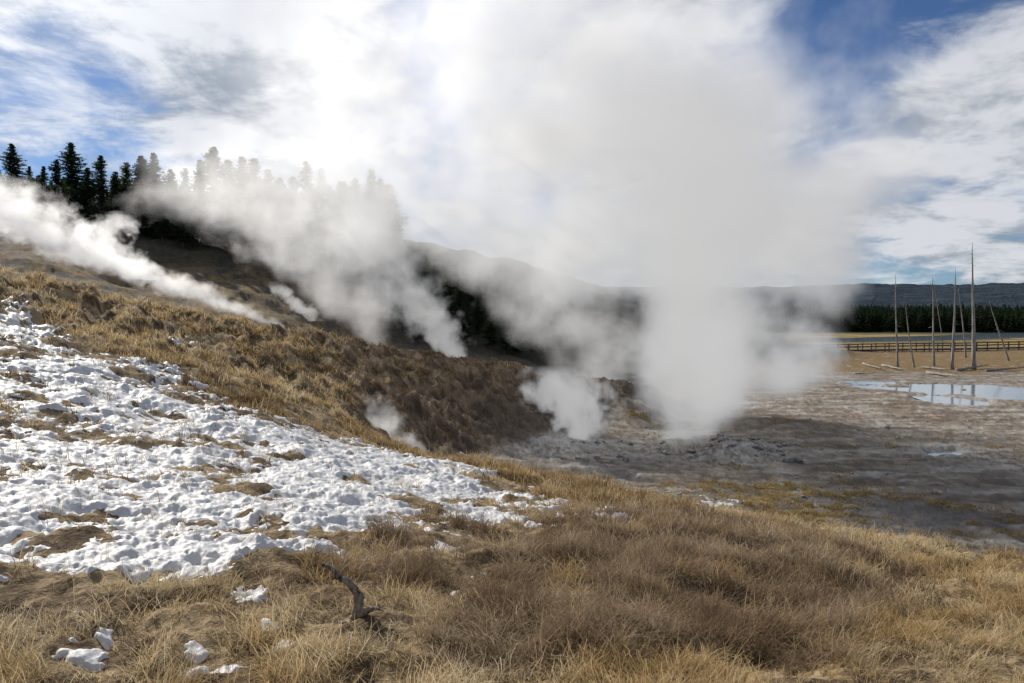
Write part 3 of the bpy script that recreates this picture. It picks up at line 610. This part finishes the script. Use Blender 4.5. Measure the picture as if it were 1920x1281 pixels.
# ---------------------------------------------------------------- weathered branch in the foreground
bx,by=ground_at(664,1178); bzz=hz(bx,by)+.015; st=empty('dead_branch',(bx,by,bzz)); Yb=by
zoff=bzz-at(664,1178,Yb)[2]
def bp(u,v,dy=0): p=at(u,v,Yb+dy); return (p[0]-bx,p[1]-by,p[2]-bzz+zoff*.6)
random.seed(4)
def tube(name,pts,rads):
    P=[Vector(p) for p in pts]; Q=[];Rr=[]; rads=[r_*.9 for r_ in rads]
    for i in range(len(P)-1):
        p0=P[max(i-1,0)];p1=P[i];p2=P[i+1];p3=P[min(i+2,len(P)-1)]
        for j in range(7):
            t=j/7; w=Vector((random.uniform(-1,1),random.uniform(-1,1),random.uniform(-1,1)))*rads[i]*.12
            Q.append(w+.5*((2*p1)+(-p0+p2)*t+(2*p0-5*p1+4*p2-p3)*t*t+(-p0+3*p1-3*p2+p3)*t**3)); Rr.append((rads[i]*(1-t)+rads[i+1]*t)*(1+random.uniform(-.16,.16)))
    Q.append(P[-1]); Rr.append(rads[-1]); mb=MB(); mb.ring_tube(Q,Rr,12,rough=.10); mb.build(name,m_root,st,True)
tube('stem',[bp(660,1205,.02),bp(664,1180),bp(672,1150),bp(671,1128),bp(655,1105,-.02),bp(634,1094,-.03),bp(622,1079,-.02),bp(603,1070,0)],[.048,.038,.031,.029,.022,.019,.015,.010])
tube('root',[bp(664,1176,.0),bp(685,1160,-.06),bp(703,1152,-.1),bp(718,1158,-.14)],[.028,.019,.012,.005])
tube('root',[bp(668,1184,.0),bp(688,1180,-.1),bp(702,1190,-.16)],[.024,.015,.006])
tube('root',[bp(664,1186,0),bp(642,1180,.03),bp(618,1184,.04)],[.024,.014,.005])
tag(st,'grey weathered twisted dead branch sticking out of the foreground grass','branch')
print('things',time.time()-T0)
# ---------------------------------------------------------------- sky, sun
AZ,EL=R(-40),R(28)
sv=Vector((math.sin(AZ)*math.cos(EL),math.cos(AZ)*math.cos(EL),math.sin(EL)))
sl=bpy.data.lights.new('sun','SUN'); sl.energy=5.0; sl.angle=R(.5); sl.color=(1,.94,.85); so=bpy.data.objects.new('sun',sl); COL.objects.link(so); so.rotation_euler=(-sv).to_track_quat('-Z','Y').to_euler(); so.location=(-30,30,40)
w=bpy.data.worlds.new("World"); scene.world=w; w.use_nodes=True; nt=w.node_tree; nt.nodes.clear(); q=NT_(nt)
out=q.n('ShaderNodeOutputWorld'); sky=q.n('ShaderNodeTexSky'); sky.sky_type='NISHITA'; sky.sun_disc=False; sky.sun_elevation=EL; sky.sun_rotation=AZ; sky.altitude=2200; sky.dust_density=.8
b1=q.n('ShaderNodeBackground'); b1.inputs[1].default_value=.075; q.l(q.mix(1,sky.outputs[0],(.58,.78,1.06),'MULTIPLY'),b1.inputs[0])
d=q.n('ShaderNodeTexCoord').outputs['Generated']; d=q.vm('NORMALIZE',d); sp=q.n('ShaderNodeSeparateXYZ'); q.l(d,sp.inputs[0])
zz=q.m('ADD',q.m('MAXIMUM',sp.outputs[2],0),.22); cb=q.n('ShaderNodeCombineXYZ'); q.l(q.m('DIVIDE',sp.outputs[0],zz),cb.inputs[0]); q.l(q.m('DIVIDE',sp.outputs[1],zz),cb.inputs[1]); cb.inputs[2].default_value=3.3
pv=cb.outputs[0]; big=q.noise(pv,1.3,3,.5,.3); fine=q.noise(pv,3.4,11,.62,.35)
cov=q.m('ADD',q.m('MULTIPLY',big,.45),q.m('MULTIPLY',fine,.55))
def blob(u,v,rad,amt,acc):
    x,y,z=ray(u,v); n_=Vector((x,y,z)).normalized(); dt=q.vm('DISTANCE',d,tuple(n_)); return q.m('ADD',acc,q.mr(dt,rad,0,0,amt))
for bl_ in [(60,190,.2,-.09),(220,130,.12,-.05),(1640,60,.20,-.12),(1540,10,.18,-.07),(1880,10,.12,-.04),(1640,520,.12,-.05),(450,120,.26,.13),(600,230,.24,.13),(1850,160,.16,.16),(1250,200,.35,.06),(40,-30,.22,.13),(1800,400,.22,.06),(150,280,.12,.05)]: cov=blob(*bl_,cov)
mask=q.mr(cov,.40,.59)
sun_d=q.vm('DISTANCE',d,tuple(sv)); glow=q.mr(sun_d,.5,0,0,1)
shade=q.noise(pv,3.0,9,.62,.3)
sh=q.m('ADD',shade,q.m('MULTIPLY',q.m('SUBTRACT',fine,.5),.9)); sh=blob(420,150,.3,.09,sh); sh=blob(1850,170,.2,.10,sh)
cc=q.mix(q.mr(sh,.36,.64),(.40,.45,.52),(.86,.88,.92)); cc=q.vm('SCALE',cc,q.m('MULTIPLY_ADD',glow,.65,.82))
b2=q.n('ShaderNodeBackground'); q.l(cc,b2.inputs[0]); mx=q.n('ShaderNodeMixShader'); q.l(q.m('MULTIPLY',mask,.93),mx.inputs[0]); q.l(b1.outputs[0],mx.inputs[1]); q.l(b2.outputs[0],mx.inputs[2]); q.l(mx.outputs[0],out.inputs[0])
scene.view_settings.view_transform='Standard'; scene.view_settings.look='None'; scene.view_settings.exposure=0
print('done',time.time()-T0)
